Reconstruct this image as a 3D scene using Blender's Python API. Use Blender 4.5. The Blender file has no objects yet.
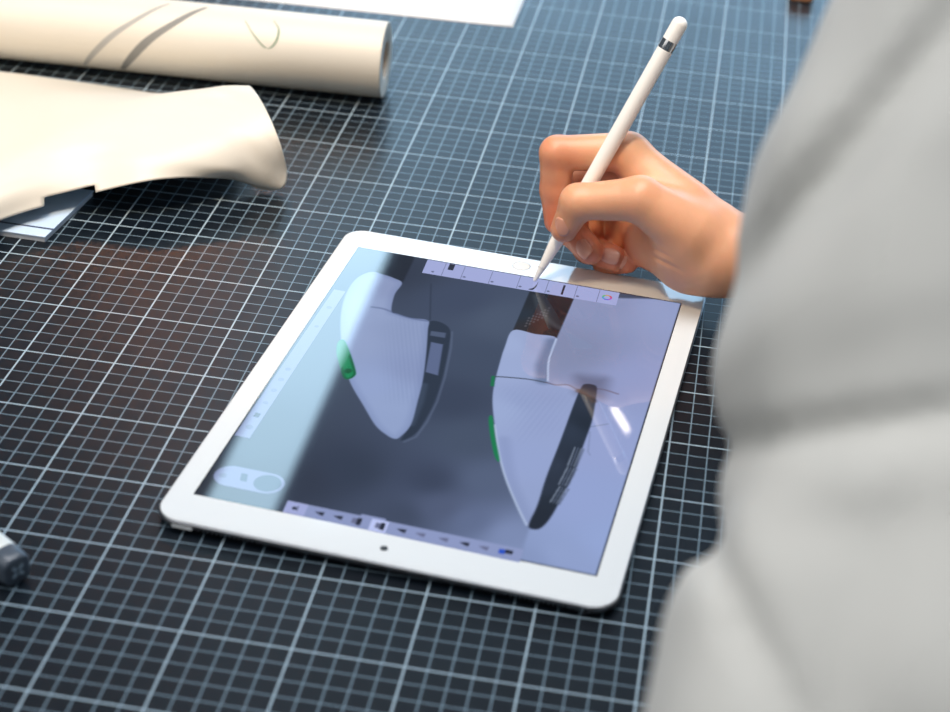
import bpy, math, random
import numpy as np
from mathutils import Matrix, Vector

WIN, WARM, ROOM, AMB, EXPO = 106, 88, 49, 0.19, 0.0
random.seed(4)
rng = np.random.default_rng(7)
S = 0.01            # the script is written in centimetres on the mat; scene units are metres
Z0 = 0.75           # height of the mat's top above the floor
C = bpy.context.scene.collection
PI = math.pi

# ------------------------------------------------------------------ helpers
def wpt(p):
    return Vector((p[0] * S, p[1] * S, p[2] * S + Z0))

def lin(c):
    c = np.asarray(c, float) / 255.0
    return np.where(c <= 0.04045, c / 12.92, ((c + 0.055) / 1.055) ** 2.4)

def col4(c):
    l = lin(c)
    return (float(l[0]), float(l[1]), float(l[2]), 1.0)

def empty(name, origin, label, cat, group=None, rz=0.0):
    o = bpy.data.objects.new(name, None)
    C.objects.link(o)
    o.empty_display_size = 0.02
    o.location = wpt(origin)
    o.rotation_euler = (0, 0, rz)
    o['label'] = label
    o['category'] = cat
    if group:
        o['group'] = group
    return o

def mesh_obj(name, verts, faces, mat, parent=None, origin=None, smooth=True, label=None, cat=None, kind=None, colors=None):
    """verts in cm.  With a parent they are in the parent's own frame (cm); without one they are world cm."""
    v = np.asarray(verts, float)
    if parent is None:
        if origin is None:
            origin = (v[:, 0].mean(), v[:, 1].mean(), v[:, 2].min())
        v = v - np.asarray(origin)
    me = bpy.data.meshes.new(name)
    me.from_pydata((v * S).tolist(), [], [list(map(int, f)) for f in faces])
    me.update()
    if smooth:
        me.polygons.foreach_set('use_smooth', [True] * len(me.polygons))
    if colors is not None:
        at = me.color_attributes.new('paint', 'FLOAT_COLOR', 'POINT')
        c = np.ones((len(v), 4), np.float32)
        c[:, :3] = colors
        at.data.foreach_set('color', c.ravel())
    me.materials.append(mat)
    o = bpy.data.objects.new(name, me)
    C.objects.link(o)
    if parent is None:
        o.location = wpt(origin)
    else:
        o.parent = parent
    if label:
        o['label'] = label
    if cat:
        o['category'] = cat
    if kind:
        o['kind'] = kind
    return o

def rel(root_origin, verts):
    return np.asarray(verts, float) - np.asarray(root_origin, float)

def sharp(o, deg=40):
    me = o.data
    try:
        me.set_sharp_from_angle(angle=math.radians(deg))
    except Exception:
        pass
    return o

def catmull(pts, n, closed=False):
    P = np.asarray(pts, float)
    m = len(P)
    out = []
    seg = m if closed else m - 1
    for i in range(seg):
        if closed:
            a, b, c, d = P[(i - 1) % m], P[i], P[(i + 1) % m], P[(i + 2) % m]
        else:
            b, c = P[i], P[i + 1]
            a = P[i - 1] if i > 0 else 2 * b - c
            d = P[i + 2] if i + 2 < m else 2 * c - b
        for k in range(n):
            t = k / n
            out.append(0.5 * (2 * b + (c - a) * t + (2 * a - 5 * b + 4 * c - d) * t * t + (3 * b - a - 3 * c + d) * t ** 3))
    if not closed:
        out.append(P[-1])
    return np.array(out)

def loft(rings, closed=True, cap0=True, cap1=True):
    """rings: list of (n,3) arrays -> verts, faces"""
    n = len(rings[0])
    v = np.concatenate(rings)
    f = []
    m = n if closed else n - 1
    for r in range(len(rings) - 1):
        for k in range(m):
            a = r * n + k
            b = r * n + (k + 1) % n
            f.append((a, b, b + n, a + n))
    if closed and cap0:
        f.append(tuple(range(n - 1, -1, -1)))
    if closed and cap1:
        o = (len(rings) - 1) * n
        f.append(tuple(range(o, o + n)))
    return v, f

def frame(axis):
    a = np.asarray(axis, float)
    a = a / np.linalg.norm(a)
    up = np.array((0, 0, 1.0)) if abs(a[2]) < 0.9 else np.array((1.0, 0, 0))
    x = np.cross(up, a); x /= np.linalg.norm(x)
    y = np.cross(a, x)
    return x, y, a

def lathe(p0, axis, prof, n=48, cap0=True, cap1=True):
    """prof: list of (distance along axis, radius)"""
    x, y, a = frame(axis)
    p0 = np.asarray(p0, float)
    th = np.linspace(0, 2 * PI, n, endpoint=False)
    ring = np.outer(np.cos(th), x) + np.outer(np.sin(th), y)
    return loft([p0 + a * d + ring * r for d, r in prof], True, cap0, cap1)

def rrect(w, h, r, n=8):
    pts = []
    for cx, cy, a0 in ((w / 2 - r, h / 2 - r, 0), (-w / 2 + r, h / 2 - r, PI / 2), (-w / 2 + r, -h / 2 + r, PI), (w / 2 - r, -h / 2 + r, 1.5 * PI)):
        for k in range(n + 1):
            t = a0 + k / n * PI / 2
            pts.append((cx + r * math.cos(t), cy + r * math.sin(t)))
    return np.array(pts)

def box_vf(lo, hi):
    x0, y0, z0 = lo; x1, y1, z1 = hi
    v = [(x0, y0, z0), (x1, y0, z0), (x1, y1, z0), (x0, y1, z0), (x0, y0, z1), (x1, y0, z1), (x1, y1, z1), (x0, y1, z1)]
    f = [(0, 3, 2, 1), (4, 5, 6, 7), (0, 1, 5, 4), (1, 2, 6, 5), (2, 3, 7, 6), (3, 0, 4, 7)]
    return v, f

def merge(parts):
    V, F, o = [], [], 0
    for v, f in parts:
        v = np.asarray(v, float)
        V.append(v)
        F += [tuple(i + o for i in q) for q in f]
        o += len(v)
    return np.concatenate(V), F

# ---- signed-distance modelling (bodies and cloth grow as one continuous surface)
def smin(a, b, k):
    h = np.clip(0.5 + 0.5 * (b - a) / k, 0, 1)
    return b + (a - b) * h - k * h * (1 - h)

def capsule(P, a, b, ra, rb):
    a = np.asarray(a, float); b = np.asarray(b, float)
    ab = b - a
    t = np.clip(((P - a) @ ab) / (ab @ ab), 0, 1)
    d = np.linalg.norm(P - a - t[..., None] * ab, axis=-1)
    return d - (ra + (rb - ra) * t)

def ellipsoid(P, c, r, axes=None):
    q = P - np.asarray(c, float)
    if axes is not None:
        q = q @ np.asarray(axes, float).T
    r = np.asarray(r, float)
    k0 = np.linalg.norm(q / r, axis=-1)
    k1 = np.linalg.norm(q / (r * r), axis=-1) + 1e-9
    return k0 * (k0 - 1) / k1

def chain(P, pts, rad, k=0.4):
    d = None
    for i in range(len(pts) - 1):
        c = capsule(P, pts[i], pts[i + 1], rad[i], rad[i + 1])
        d = c if d is None else smin(d, c, k)
    return d

def surface(fn, lo, hi, h):
    """surface nets"""
    lo = np.asarray(lo, float); hi = np.asarray(hi, float)
    n = np.ceil((hi - lo) / h).astype(int) + 1
    xs = [lo[i] + h * np.arange(n[i]) for i in range(3)]
    F = np.empty(n, np.float32)
    Y, Z = np.meshgrid(xs[1], xs[2], indexing='ij')
    for i0 in range(0, n[0], 8):
        i1 = min(n[0], i0 + 8)
        X = xs[0][i0:i1]
        P = np.empty((i1 - i0, n[1], n[2], 3))
        P[..., 0] = X[:, None, None]; P[..., 1] = Y; P[..., 2] = Z
        F[i0:i1] = fn(P)
    s = F < 0
    m = n - 1
    cnt = np.zeros(m, np.int16)
    acc = np.zeros(tuple(m) + (3,), np.float32)
    def corner(A, o):
        return A[o[0]:o[0] + m[0], o[1]:o[1] + m[1], o[2]:o[2] + m[2]]
    for ax in range(3):
        for b in (0, 1):
            for c in (0, 1):
                o0 = [0, 0, 0]; o1 = [0, 0, 0]
                oth = [k for k in range(3) if k != ax]
                o0[oth[0]] = b; o0[oth[1]] = c
                o1[:] = o0; o1[ax] = 1
                f0 = corner(F, o0); f1 = corner(F, o1)
                cr = (f0 < 0) != (f1 < 0)
                t = np.where(cr, f0 / np.where(cr, f0 - f1, 1), 0)
                cnt += cr
                acc[..., ax] += np.where(cr, t, 0)
                acc[..., oth[0]] += np.where(cr, b, 0)
                acc[..., oth[1]] += np.where(cr, c, 0)
    act = cnt > 0
    idx = -np.ones(m, np.int64)
    idx[act] = np.arange(act.sum())
    ijk = np.argwhere(act)
    V = lo + h * (ijk + acc[act] / cnt[act][:, None])
    faces = []
    for ax in range(3):
        u, w = (ax + 1) % 3, (ax + 2) % 3
        a = [slice(None)] * 3; b = [slice(None)] * 3
        a[ax] = slice(0, n[ax] - 1); b[ax] = slice(1, n[ax])
        s0 = s[tuple(a)]; s1 = s[tuple(b)]
        for flip in (False, True):
            e = np.argwhere((s0 & ~s1) if not flip else (~s0 & s1))
            ok = (e[:, u] > 0) & (e[:, w] > 0) & (e[:, u] < n[u] - 1) & (e[:, w] < n[w] - 1)
            e = e[ok]
            def g(du, dw):
                q = e.copy(); q[:, u] -= du; q[:, w] -= dw
                return idx[q[:, 0], q[:, 1], q[:, 2]]
            q = np.stack([g(1, 1), g(0, 1), g(0, 0), g(1, 0)], 1)
            if flip:
                q = q[:, ::-1]
            faces.append(q)
    return V, np.concatenate(faces)

# ------------------------------------------------------------------ materials
def new_mat(name):
    m = bpy.data.materials.new(name)
    m.use_nodes = True
    nt = m.node_tree
    return m, nt, nt.nodes['Principled BSDF']

def N(nt, t, **kw):
    n = nt.nodes.new(t)
    for k, v in kw.items():
        setattr(n, k, v)
    return n

def simple(name, rgb, rough=0.5, metal=0.0, noise=0.06, scale=60.0, bump=0.0, coat=0.0, sss=0.0, spec=0.5):
    m, nt, b = new_mat(name)
    tc = N(nt, 'ShaderNodeTexCoord')
    nz = N(nt, 'ShaderNodeTexNoise')
    nz.inputs['Scale'].default_value = scale
    nz.inputs['Detail'].default_value = 4
    nt.links.new(tc.outputs['Object'], nz.inputs['Vector'])
    c = lin(rgb)
    rp = N(nt, 'ShaderNodeValToRGB')
    rp.color_ramp.elements[0].color = tuple(c * (1 - noise)) + (1,)
    rp.color_ramp.elements[1].color = tuple(np.minimum(c * (1 + noise), 1)) + (1,)
    nt.links.new(nz.outputs['Fac'], rp.inputs['Fac'])
    nt.links.new(rp.outputs['Color'], b.inputs['Base Color'])
    b.inputs['Roughness'].default_value = rough
    b.inputs['Metallic'].default_value = metal
    b.inputs['Specular IOR Level'].default_value = spec
    b.inputs['Coat Weight'].default_value = coat
    b.inputs['Coat Roughness'].default_value = 0.08
    if sss:
        b.inputs['Subsurface Weight'].default_value = sss
        b.inputs['Subsurface Radius'].default_value = (1.0, 0.35, 0.2)
        b.inputs['Subsurface Scale'].default_value = 0.006
    if bump:
        bp = N(nt, 'ShaderNodeBump')
        bp.inputs['Strength'].default_value = bump
        bp.inputs['Distance'].default_value = 0.001
        nt.links.new(nz.outputs['Fac'], bp.inputs['Height'])
        nt.links.new(bp.outputs['Normal'], b.inputs['Normal'])
    return m

def emis(name, rgb, strength):
    m, nt, b = new_mat(name)
    b.inputs['Base Color'].default_value = col4(rgb)
    b.inputs['Emission Color'].default_value = col4(rgb)
    b.inputs['Emission Strength'].default_value = strength
    return m

def display_mat(name, rgb=None, strength=1.0, rough=0.03):
    m, nt, b = new_mat(name)
    b.inputs['Base Color'].default_value = (0.004, 0.004, 0.006, 1)
    b.inputs['Roughness'].default_value = rough
    b.inputs['Emission Strength'].default_value = strength
    if rgb is None:
        at = N(nt, 'ShaderNodeAttribute', attribute_name='paint')
        nt.links.new(at.outputs['Color'], b.inputs['Emission Color'])
    else:
        b.inputs['Emission Color'].default_value = col4(rgb)
    return m

def mat_grid():
    m, nt, b = new_mat('cutting_mat_grid')
    L = nt.links.new
    tc = N(nt, 'ShaderNodeTexCoord')
    mp = N(nt, 'ShaderNodeMapping')
    L(tc.outputs['Object'], mp.inputs['Vector'])
    sp = N(nt, 'ShaderNodeSeparateXYZ')
    L(mp.outputs['Vector'], sp.inputs[0])
    def math_(op, a, bb=None, c=None):
        n = N(nt, 'ShaderNodeMath', operation=op)
        for i, q in enumerate((a, bb, c)):
            if q is None:
                continue
            if isinstance(q, (int, float)):
                n.inputs[i].default_value = q
            else:
                L(q, n.inputs[i])
        return n.outputs[0]
    def lines(co, period, half):
        q = math_('DIVIDE', co, period)
        q = math_('ADD', q, 0.5)
        q = math_('FRACT', q)
        q = math_('SUBTRACT', q, 0.5)
        q = math_('ABSOLUTE', q)
        q = math_('MULTIPLY', q, period)
        mr = N(nt, 'ShaderNodeMapRange')
        mr.inputs['From Min'].default_value = half - 0.00012
        mr.inputs['From Max'].default_value = half + 0.00012
        mr.inputs['To Min'].default_value = 1
        mr.inputs['To Max'].default_value = 0
        L(q, mr.inputs['Value'])
        return mr.outputs[0]
    mn = math_('MAXIMUM', lines(sp.outputs[0], 0.01, MINOR), lines(sp.outputs[1], 0.01, MINOR))
    mj = math_('MAXIMUM', lines(sp.outputs[0], 0.05, MAJOR), lines(sp.outputs[1], 0.05, MAJOR))
    nz = N(nt, 'ShaderNodeTexNoise')
    nz.inputs['Scale'].default_value = 25
    nz.inputs['Detail'].default_value = 6
    L(tc.outputs['Object'], nz.inputs['Vector'])
    base = N(nt, 'ShaderNodeValToRGB')
    base.color_ramp.elements[0].color = col4((9, 15, 22))
    base.color_ramp.elements[1].color = col4((15, 23, 32))
    L(nz.outputs['Fac'], base.inputs['Fac'])
    def mix(f, a, c, ):
        n = N(nt, 'ShaderNodeMix', data_type='RGBA')
        L(f, n.inputs['Factor'])
        L(a, n.inputs['A'])
        n.inputs['B'].default_value = col4(c)
        return n.outputs['Result']
    c = mix(math_('MULTIPLY', mn, 0.85), base.outputs['Color'], (126, 148, 162))
    c = mix(mj, c, (164, 184, 196))
    L(c, b.inputs['Base Color'])
    nz2 = N(nt, 'ShaderNodeTexNoise')
    nz2.inputs['Scale'].default_value = 9
    nz2.inputs['Detail'].default_value = 8
    L(tc.outputs['Object'], nz2.inputs['Vector'])
    mr = N(nt, 'ShaderNodeMapRange')
    mr.inputs['To Min'].default_value = 0.27
    mr.inputs['To Max'].default_value = 0.40
    L(nz2.outputs['Fac'], mr.inputs['Value'])
    L(mr.outputs[0], b.inputs['Roughness'])
    b.inputs['Specular IOR Level'].default_value = 0.27
    nz3 = N(nt, 'ShaderNodeTexNoise')
    nz3.inputs['Scale'].default_value = 1400
    L(tc.outputs['Object'], nz3.inputs['Vector'])
    bp = N(nt, 'ShaderNodeBump')
    bp.inputs['Strength'].default_value = 0.08
    bp.inputs['Distance'].default_value = 0.0003
    L(nz3.outputs['Fac'], bp.inputs['Height'])
    L(bp.outputs['Normal'], b.inputs['Normal'])
    return m
MINOR, MAJOR = 0.00030, 0.00042

M = {}
M['mat'] = mat_grid()
M['wood'] = simple('table_wood', (150, 120, 90), 0.5, scale=12, noise=0.2)
M['steel'] = simple('table_steel', (70, 72, 76), 0.4, 0.8)
M['floor'] = simple('floor_concrete', (120, 122, 126), 0.6, scale=4, noise=0.15)
M['paper'] = simple('roll_paper', (228, 221, 208), 0.42, noise=0.015, scale=30)
M['gloss_paper'] = simple('glossy_paper', (226, 219, 206), 0.42, noise=0.01, scale=30, coat=0.08)
M['core'] = simple('cardboard_core', (196, 140, 78), 0.8, noise=0.15)
M['white_paper'] = simple('sheet_paper', (240, 243, 248), 0.6, noise=0.01)
M['ink'] = simple('pencil_line_ink', (140, 139, 136), 0.7)
M['ink_pale'] = simple('pale_line_ink', (176, 174, 170), 0.7)
M['ink_green'] = simple('green_line_ink', (130, 150, 128), 0.7)
M['bezel'] = simple('tablet_white_glass', (226, 229, 230), 0.09, noise=0.004)
M['alu'] = simple('tablet_aluminium', (120, 122, 127), 0.32, 0.9, noise=0.02)
M['dark'] = simple('dark_opening', (14, 14, 16), 0.4)
M['button_ring'] = simple('button_ring', (196, 204, 212), 0.15, 0.3)
M['pencil'] = simple('stylus_white_gloss', (250, 249, 246), 0.16, noise=0.004)
M['pencil_tip'] = simple('stylus_tip_satin', (246, 246, 243), 0.35, noise=0.004)
M['chrome'] = simple('stylus_metal_band', (190, 190, 192), 0.18, 1.0)
M['marker_body'] = simple('marker_body', (226, 229, 226), 0.35)
M['marker_cap'] = simple('marker_cap', (74, 84, 96), 0.32)
M['marker_mark'] = simple('marker_mark', (140, 160, 176), 0.4)
M['pad_cover'] = simple('pad_cover_gloss', (204, 226, 250), 0.14, noise=0.02, coat=0.5)
M['pad_pages'] = simple('pad_pages', (190, 200, 214), 0.6)
M['pad_edge'] = simple('pad_band', (62, 74, 104), 0.4)
M['trouser'] = simple('navy_denim', (52, 58, 74), 0.85, bump=0.3, scale=300)
M['hair'] = simple('brown_hair', (66, 46, 32), 0.55, noise=0.4, scale=120)
M['nail'] = simple('fingernail', (222, 158, 134), 0.28, noise=0.02, sss=0.1)
M['shoe'] = simple('dark_shoe', (40, 38, 38), 0.5)
M['lamp_frame'] = simple('lamp_frame', (210, 212, 214), 0.4)

def shirt_mat():
    m, nt, b = new_mat('grey_shirt_cotton')
    L = nt.links.new
    tc = N(nt, 'ShaderNodeTexCoord')
    nz = N(nt, 'ShaderNodeTexNoise'); nz.inputs['Scale'].default_value = 14; nz.inputs['Detail'].default_value = 5
    L(tc.outputs['Object'], nz.inputs['Vector'])
    r = N(nt, 'ShaderNodeValToRGB')
    r.color_ramp.elements[0].color = col4((188, 186, 180)); r.color_ramp.elements[1].color = col4((201, 199, 193))
    L(nz.outputs['Fac'], r.inputs['Fac'])
    L(r.outputs['Color'], b.inputs['Base Color'])
    b.inputs['Roughness'].default_value = 0.85
    b.inputs['Specular IOR Level'].default_value = 0.2
    b.inputs['Sheen Weight'].default_value = 0.2
    w = N(nt, 'ShaderNodeTexWave'); w.inputs['Scale'].default_value = 500
    L(tc.outputs['Object'], w.inputs['Vector'])
    bp = N(nt, 'ShaderNodeBump'); bp.inputs['Strength'].default_value = 0.1; bp.inputs['Distance'].default_value = 0.0005
    L(w.outputs['Fac'], bp.inputs['Height']); L(bp.outputs['Normal'], b.inputs['Normal'])
    return m
M['shirt'] = shirt_mat()

def skin_mat():
    m, nt, b = new_mat('skin')
    L = nt.links.new
    at = N(nt, 'ShaderNodeAttribute', attribute_name='paint')
    tc = N(nt, 'ShaderNodeTexCoord')
    nz = N(nt, 'ShaderNodeTexNoise'); nz.inputs['Scale'].default_value = 90; nz.inputs['Detail'].default_value = 6
    L(tc.outputs['Object'], nz.inputs['Vector'])
    mr = N(nt, 'ShaderNodeMapRange'); mr.inputs['To Min'].default_value = 0.9; mr.inputs['To Max'].default_value = 1.1
    L(nz.outputs['Fac'], mr.inputs['Value'])
    mx = N(nt, 'ShaderNodeVectorMath', operation='SCALE')
    L(at.outputs['Color'], mx.inputs[0]); L(mr.outputs[0], mx.inputs['Scale'])
    L(mx.outputs[0], b.inputs['Base Color'])
    b.inputs['Roughness'].default_value = 0.4
    b.inputs['Subsurface Weight'].default_value = 0.35
    b.inputs['Subsurface Radius'].default_value = (1.0, 0.36, 0.18)
    b.inputs['Subsurface Scale'].default_value = 0.008
    v = N(nt, 'ShaderNodeTexVoronoi'); v.inputs['Scale'].default_value = 1100
    L(tc.outputs['Object'], v.inputs['Vector'])
    bp = N(nt, 'ShaderNodeBump'); bp.inputs['Strength'].default_value = 0.12; bp.inputs['Distance'].default_value = 0.0003
    L(v.outputs['Distance'], bp.inputs['Height']); L(bp.outputs['Normal'], b.inputs['Normal'])
    return m
M['skin'] = skin_mat()

# ------------------------------------------------------------------ setting: floor, table, mat
v, f = box_vf((-350, -350, -85), (350, 450, -75))
o = mesh_obj('floor', v, f, M['floor'], smooth=False, kind='structure')

TT = 0.3   # mat thickness
tab_o = (20, 35, -75)
tb = empty('work_table', tab_o, 'large work table standing under the gridded cutting mat', 'table')
v, f = box_vf((-75, -54, 71.7), (48, 120, 75 - TT)); mesh_obj('tabletop', v, f, M['wood'], tb, smooth=False)
for sx in (-70, 43):
    for sy in (-48, 114):
        v, f = box_vf((sx - 2.5, sy - 2.5, 0), (sx + 2.5, sy + 2.5, 71.7)); mesh_obj('leg', v, f, M['steel'], tb, smooth=False)

# the cutting mat: its own frame's origin is a crossing of the printed grid
r = rrect(112, 172, 1.2)
r = r + np.array((-9, 33))
rings = [np.c_[r, np.full(len(r), -TT)], np.c_[r, np.zeros(len(r))]]
v, f = loft(rings)
o = mesh_obj('cutting_mat', v, f, M['mat'], origin=(0, 0, 0), smooth=False,
             label='black cutting mat with a pale grid covering the work table', cat='cutting mat')

# ------------------------------------------------------------------ tablet
tx, ty, trot = (18.759, 11.130, -0.08243)
tabp = empty('tablet', (tx, ty, 0), 'white framed tablet lying on the cutting mat showing two shoe sketches', 'tablet', rz=trot)
TW, TH = 22.24, 30.66
def ring(inset, z, n=10):
    r = rrect(TW - 2 * inset, TH - 2 * inset, 1.25 - inset * 0.8, n)
    return np.c_[r, np.full(len(r), z)]
v, f = loft([ring(0.75, 0.02), ring(0.42, 0.05), ring(0.18, 0.16), ring(0.05, 0.32), ring(0.0, 0.47), ring(0.0, 0.57), ring(0.03, 0.61), ring(0.07, 0.63)])
sharp(mesh_obj('housing', v, f, M['alu'], tabp), 35)
v, f = loft([ring(0.075, 0.60), ring(0.075, 0.665), ring(0.085, 0.682), ring(0.11, 0.69)])
sharp(mesh_obj('front_glass', v, f, M['bezel'], tabp, label='white glass bezel'), 40)

SW, SH = 19.71, 26.285
# --- what the display shows, painted per vertex
PX = 0.055
nx, ny = int(SW / PX) + 1, int(SH / PX) + 1
gx = np.linspace(-SW / 2, SW / 2, nx); gy = np.linspace(-SH / 2, SH / 2, ny)
GX, GY = np.meshgrid(gx, gy, indexing='ij')
Q = np.stack([GX.ravel(), GY.ravel()], 1)
def poly_sd(pts):
    P = np.asarray(pts, float)
    d = np.full(len(Q), 1e9); ins = np.zeros(len(Q), bool)
    for i in range(len(P)):
        a, b = P[i], P[(i + 1) % len(P)]
        e = b - a
        w = Q - a
        t = np.clip((w @ e) / (e @ e + 1e-12), 0, 1)
        d = np.minimum(d, np.linalg.norm(w - t[:, None] * e, axis=1))
        c = ((a[1] > Q[:, 1]) != (b[1] > Q[:, 1]))
        xi = a[0] + (Q[:, 1] - a[1]) / (b[1] - a[1] + 1e-12) * e[0]
        ins ^= c & (Q[:, 0] < xi)
    return np.where(ins, -d, d)
def sstep(a, b, x):
    t = np.clip((x - a) / (b - a), 0, 1)
    return t * t * (3 - 2 * t)
def cover(sd, soft=0.05):
    return 1 - sstep(-soft, soft, sd)
def over(img, a, c):
    c = np.asarray(c, float)
    return img * (1 - a[:, None]) + c * a[:, None]
def idw(samples, pw=3.0):
    num = np.zeros((len(Q), 3)); den = np.zeros(len(Q))
    for (a, b), c in samples:
        w = 1 / (((Q[:, 0] - a) ** 2 + (Q[:, 1] - b) ** 2) + 0.3) ** (pw / 2)
        num += w[:, None] * np.asarray(c, float); den += w
    return num / den[:, None]
def stroke(p, soft, width):
    P = np.asarray(p, float)
    d = np.full(len(Q), 1e9)
    for a, b in zip(P[:-1], P[1:]):
        e = b - a; w = Q - a
        t = np.clip((w @ e) / (e @ e + 1e-12), 0, 1)
        d = np.minimum(d, np.linalg.norm(w - t[:, None] * e, axis=1))
    return 1 - sstep(width / 2, width / 2 + soft, d)

img = idw([((-6.688, 11.272), (46, 53, 74)), ((-2.452, 9.081), (60, 69, 96)), ((0.258, 7.679), (72, 82, 108)), ((-0.311, -1.187), (54, 63, 88)),
           ((0.221, 3.170), (62, 72, 98)), ((1.601, -4.410), (68, 78, 104)), ((3.157, -7.510), (84, 94, 126)), ((0.591, -8.381), (56, 64, 90)),
           ((-3.367, -8.847), (48, 56, 78)), ((-0.011, -11.560), (62, 70, 96)), ((-5.414, -10.420), (46, 52, 72)), ((-9.372, -12.195), (44, 46, 58)),
           ((-8.883, -8.016), (58, 66, 84)), ((-8.980, -0.082), (70, 80, 100)), ((-9.264, 11.617), (70, 78, 98)), ((3.257, -10.875), (96, 106, 144)), ((1.653, -10.419), (80, 88, 120)),
           ((5.340, -11.397), (126, 137, 182)), ((7.762, -12.565), (148, 160, 210)), ((5.551, -13.299), (134, 146, 192))])
right = idw([((5.234, 11.860), (140, 146, 190)), ((9.309, 12.118), (148, 156, 204)), ((4.688, 5.847), (132, 138, 178)), ((8.918, 4.098), (148, 154, 204)),
             ((7.920, -2.237), (152, 160, 212)), ((7.954, -7.618), (150, 161, 214)), ((9.932, -10.266), (150, 163, 216)), ((7.907, -12.128), (146, 158, 208)), ((6.655, -12.933), (136, 148, 196))])
rp = [(3.616, 11.642), (10.811, 13.876), (14.649, -13.311), (6.857, -15.870), (6.140, -11.929), (6.098, -10.250), (5.966, -2.909), (5.864, 1.986), (4.213, 2.029), (3.837, 4.015), (3.685, 6.835)]
img = over(img, cover(poly_sd(rp), 0.12), 0) + right * cover(poly_sd(rp), 0.12)[:, None]

# left shoe
tong = [(-7.983, 13.139), (-6.300, 13.362), (-6.112, 9.716), (-7.913, 10.441)]
img = over(img, cover(poly_sd(tong), 0.1), (27, 33, 48))
up1 = catmull([(-6.700, 10.189), (-7.475, 10.411), (-8.257, 10.443), (-8.801, 9.361), (-8.816, 7.504), (-8.396, 5.272), (-7.601, 2.813), (-6.637, 0.532), (-5.763, -1.292), (-4.419, -3.206), (-3.319, -4.713), (-2.488, -5.385), (-2.033, -5.548), (-1.820, -5.230), (-1.623, -4.040), (-1.894, -1.819), (-2.173, 0.143), (-2.698, 2.680), (-3.310, 5.248), (-3.586, 6.242), (-4.565, 6.182), (-5.369, 6.360), (-5.822, 6.574), (-6.169, 8.391), (-6.134, 9.795)], 6, True)
sole1 = catmull([(-3.323, 5.129), (-3.440, 6.178), (-2.826, 6.283), (-2.138, 5.667), (-1.752, 4.004), (-1.293, 1.037), (-1.057, -1.447), (-1.051, -3.418), (-1.191, -4.806), (-1.703, -5.593), (-1.676, -4.594), (-1.790, -2.894), (-2.061, -0.785)], 5, True)
rim = stroke([(-1.977, 5.496), (-1.594, 3.839), (-1.140, 0.882), (-0.907, -1.596), (-0.904, -3.561), (-1.070, -5.047), (-1.523, -5.671)], 0.08, 0.05)
img = over(img, rim * 0.5, (96, 106, 138))
img = over(img, cover(poly_sd(sole1), 0.06), (38, 48, 68))
img = over(img, cover(poly_sd([(-2.801, 4.076), (-2.105, 4.045), (-1.534, 0.900), (-2.261, 1.013)]), 0.06), (92, 102, 142))
img = over(img, cover(poly_sd([(-3.113, 5.204), (-2.265, 5.279), (-2.179, 4.745), (-3.037, 4.721)]), 0.06), (78, 88, 118))
hl = stroke([(-1.992, -0.248), (-1.750, -1.889), (-1.633, -4.005)], 0.3, 0.1)
img = over(img, hl * 0.5, (72, 84, 112))
sd1 = poly_sd(up1)
c1 = idw([((-7.281, 9.166), (142, 150, 194)), ((-6.989, 6.248), (150, 160, 204)), ((-4.773, 4.725), (144, 154, 198)), ((-2.849, 1.017), (140, 150, 196)), ((-3.039, -2.138), (150, 162, 208)), ((-2.352, -4.827), (148, 160, 206)), ((-7.071, 2.779), (150, 160, 204)), ((-4.446, -1.108), (150, 162, 210))])
img = over(img, cover(sd1, 0.05), 0) + c1 * cover(sd1, 0.05)[:, None]
inn = cover(sd1, 0.05) * sstep(-0.55, 0.0, sd1)
img = over(img, inn * 0.22 * (sd1 < 0.05), (96, 108, 158))
# mesh texture
wv = (np.sin(Q[:, 0] * 26 + Q[:, 1] * 9) * 0.5 + 0.5)
mk = cover(poly_sd([(-5.245, 5.937), (-3.585, 6.069), (-2.475, 1.680), (-1.870, -2.230), (-3.286, -2.224), (-4.955, 2.426)]), 0.8) * cover(sd1, 0.05)
img = over(img, wv * mk * 0.16, (108, 120, 166))
img = over(img, stroke(catmull([(-6.981, 6.606), (-6.274, 6.624), (-5.354, 6.307), (-4.486, 6.152), (-3.614, 6.174)], 5), 0.12, 0.05) * 0.4, (70, 80, 120))
img = over(img, stroke([(-4.519, 10.296), (-3.484, 6.337)], 0.06, 0.04) * 0.5, (36, 44, 64))
tag1 = catmull([(-7.615, 2.252), (-7.469, 2.693), (-7.067, 2.226), (-5.888, 0), (-5.734, -0.628), (-5.940, -1.033), (-6.250, -0.934), (-6.736, -0.035), (-7.322, 1.194)], 5, True)
sdt = poly_sd(tag1)
img = over(img, cover(sdt, 0.05), (16, 132, 84))
img = over(img, cover(sdt, 0.05) * sstep(-0.22, -0.05, sdt) * (Q[:, 0] > (-6.648, 0.742)[0]), (8, 92, 58))
img = over(img, 1 - sstep(0.12, 0.28, np.hypot(Q[:, 0] - (-6.211, -0.272)[0], (Q[:, 1] - (-6.211, -0.272)[1]) * 0.8)), (8, 84, 52))

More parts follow.
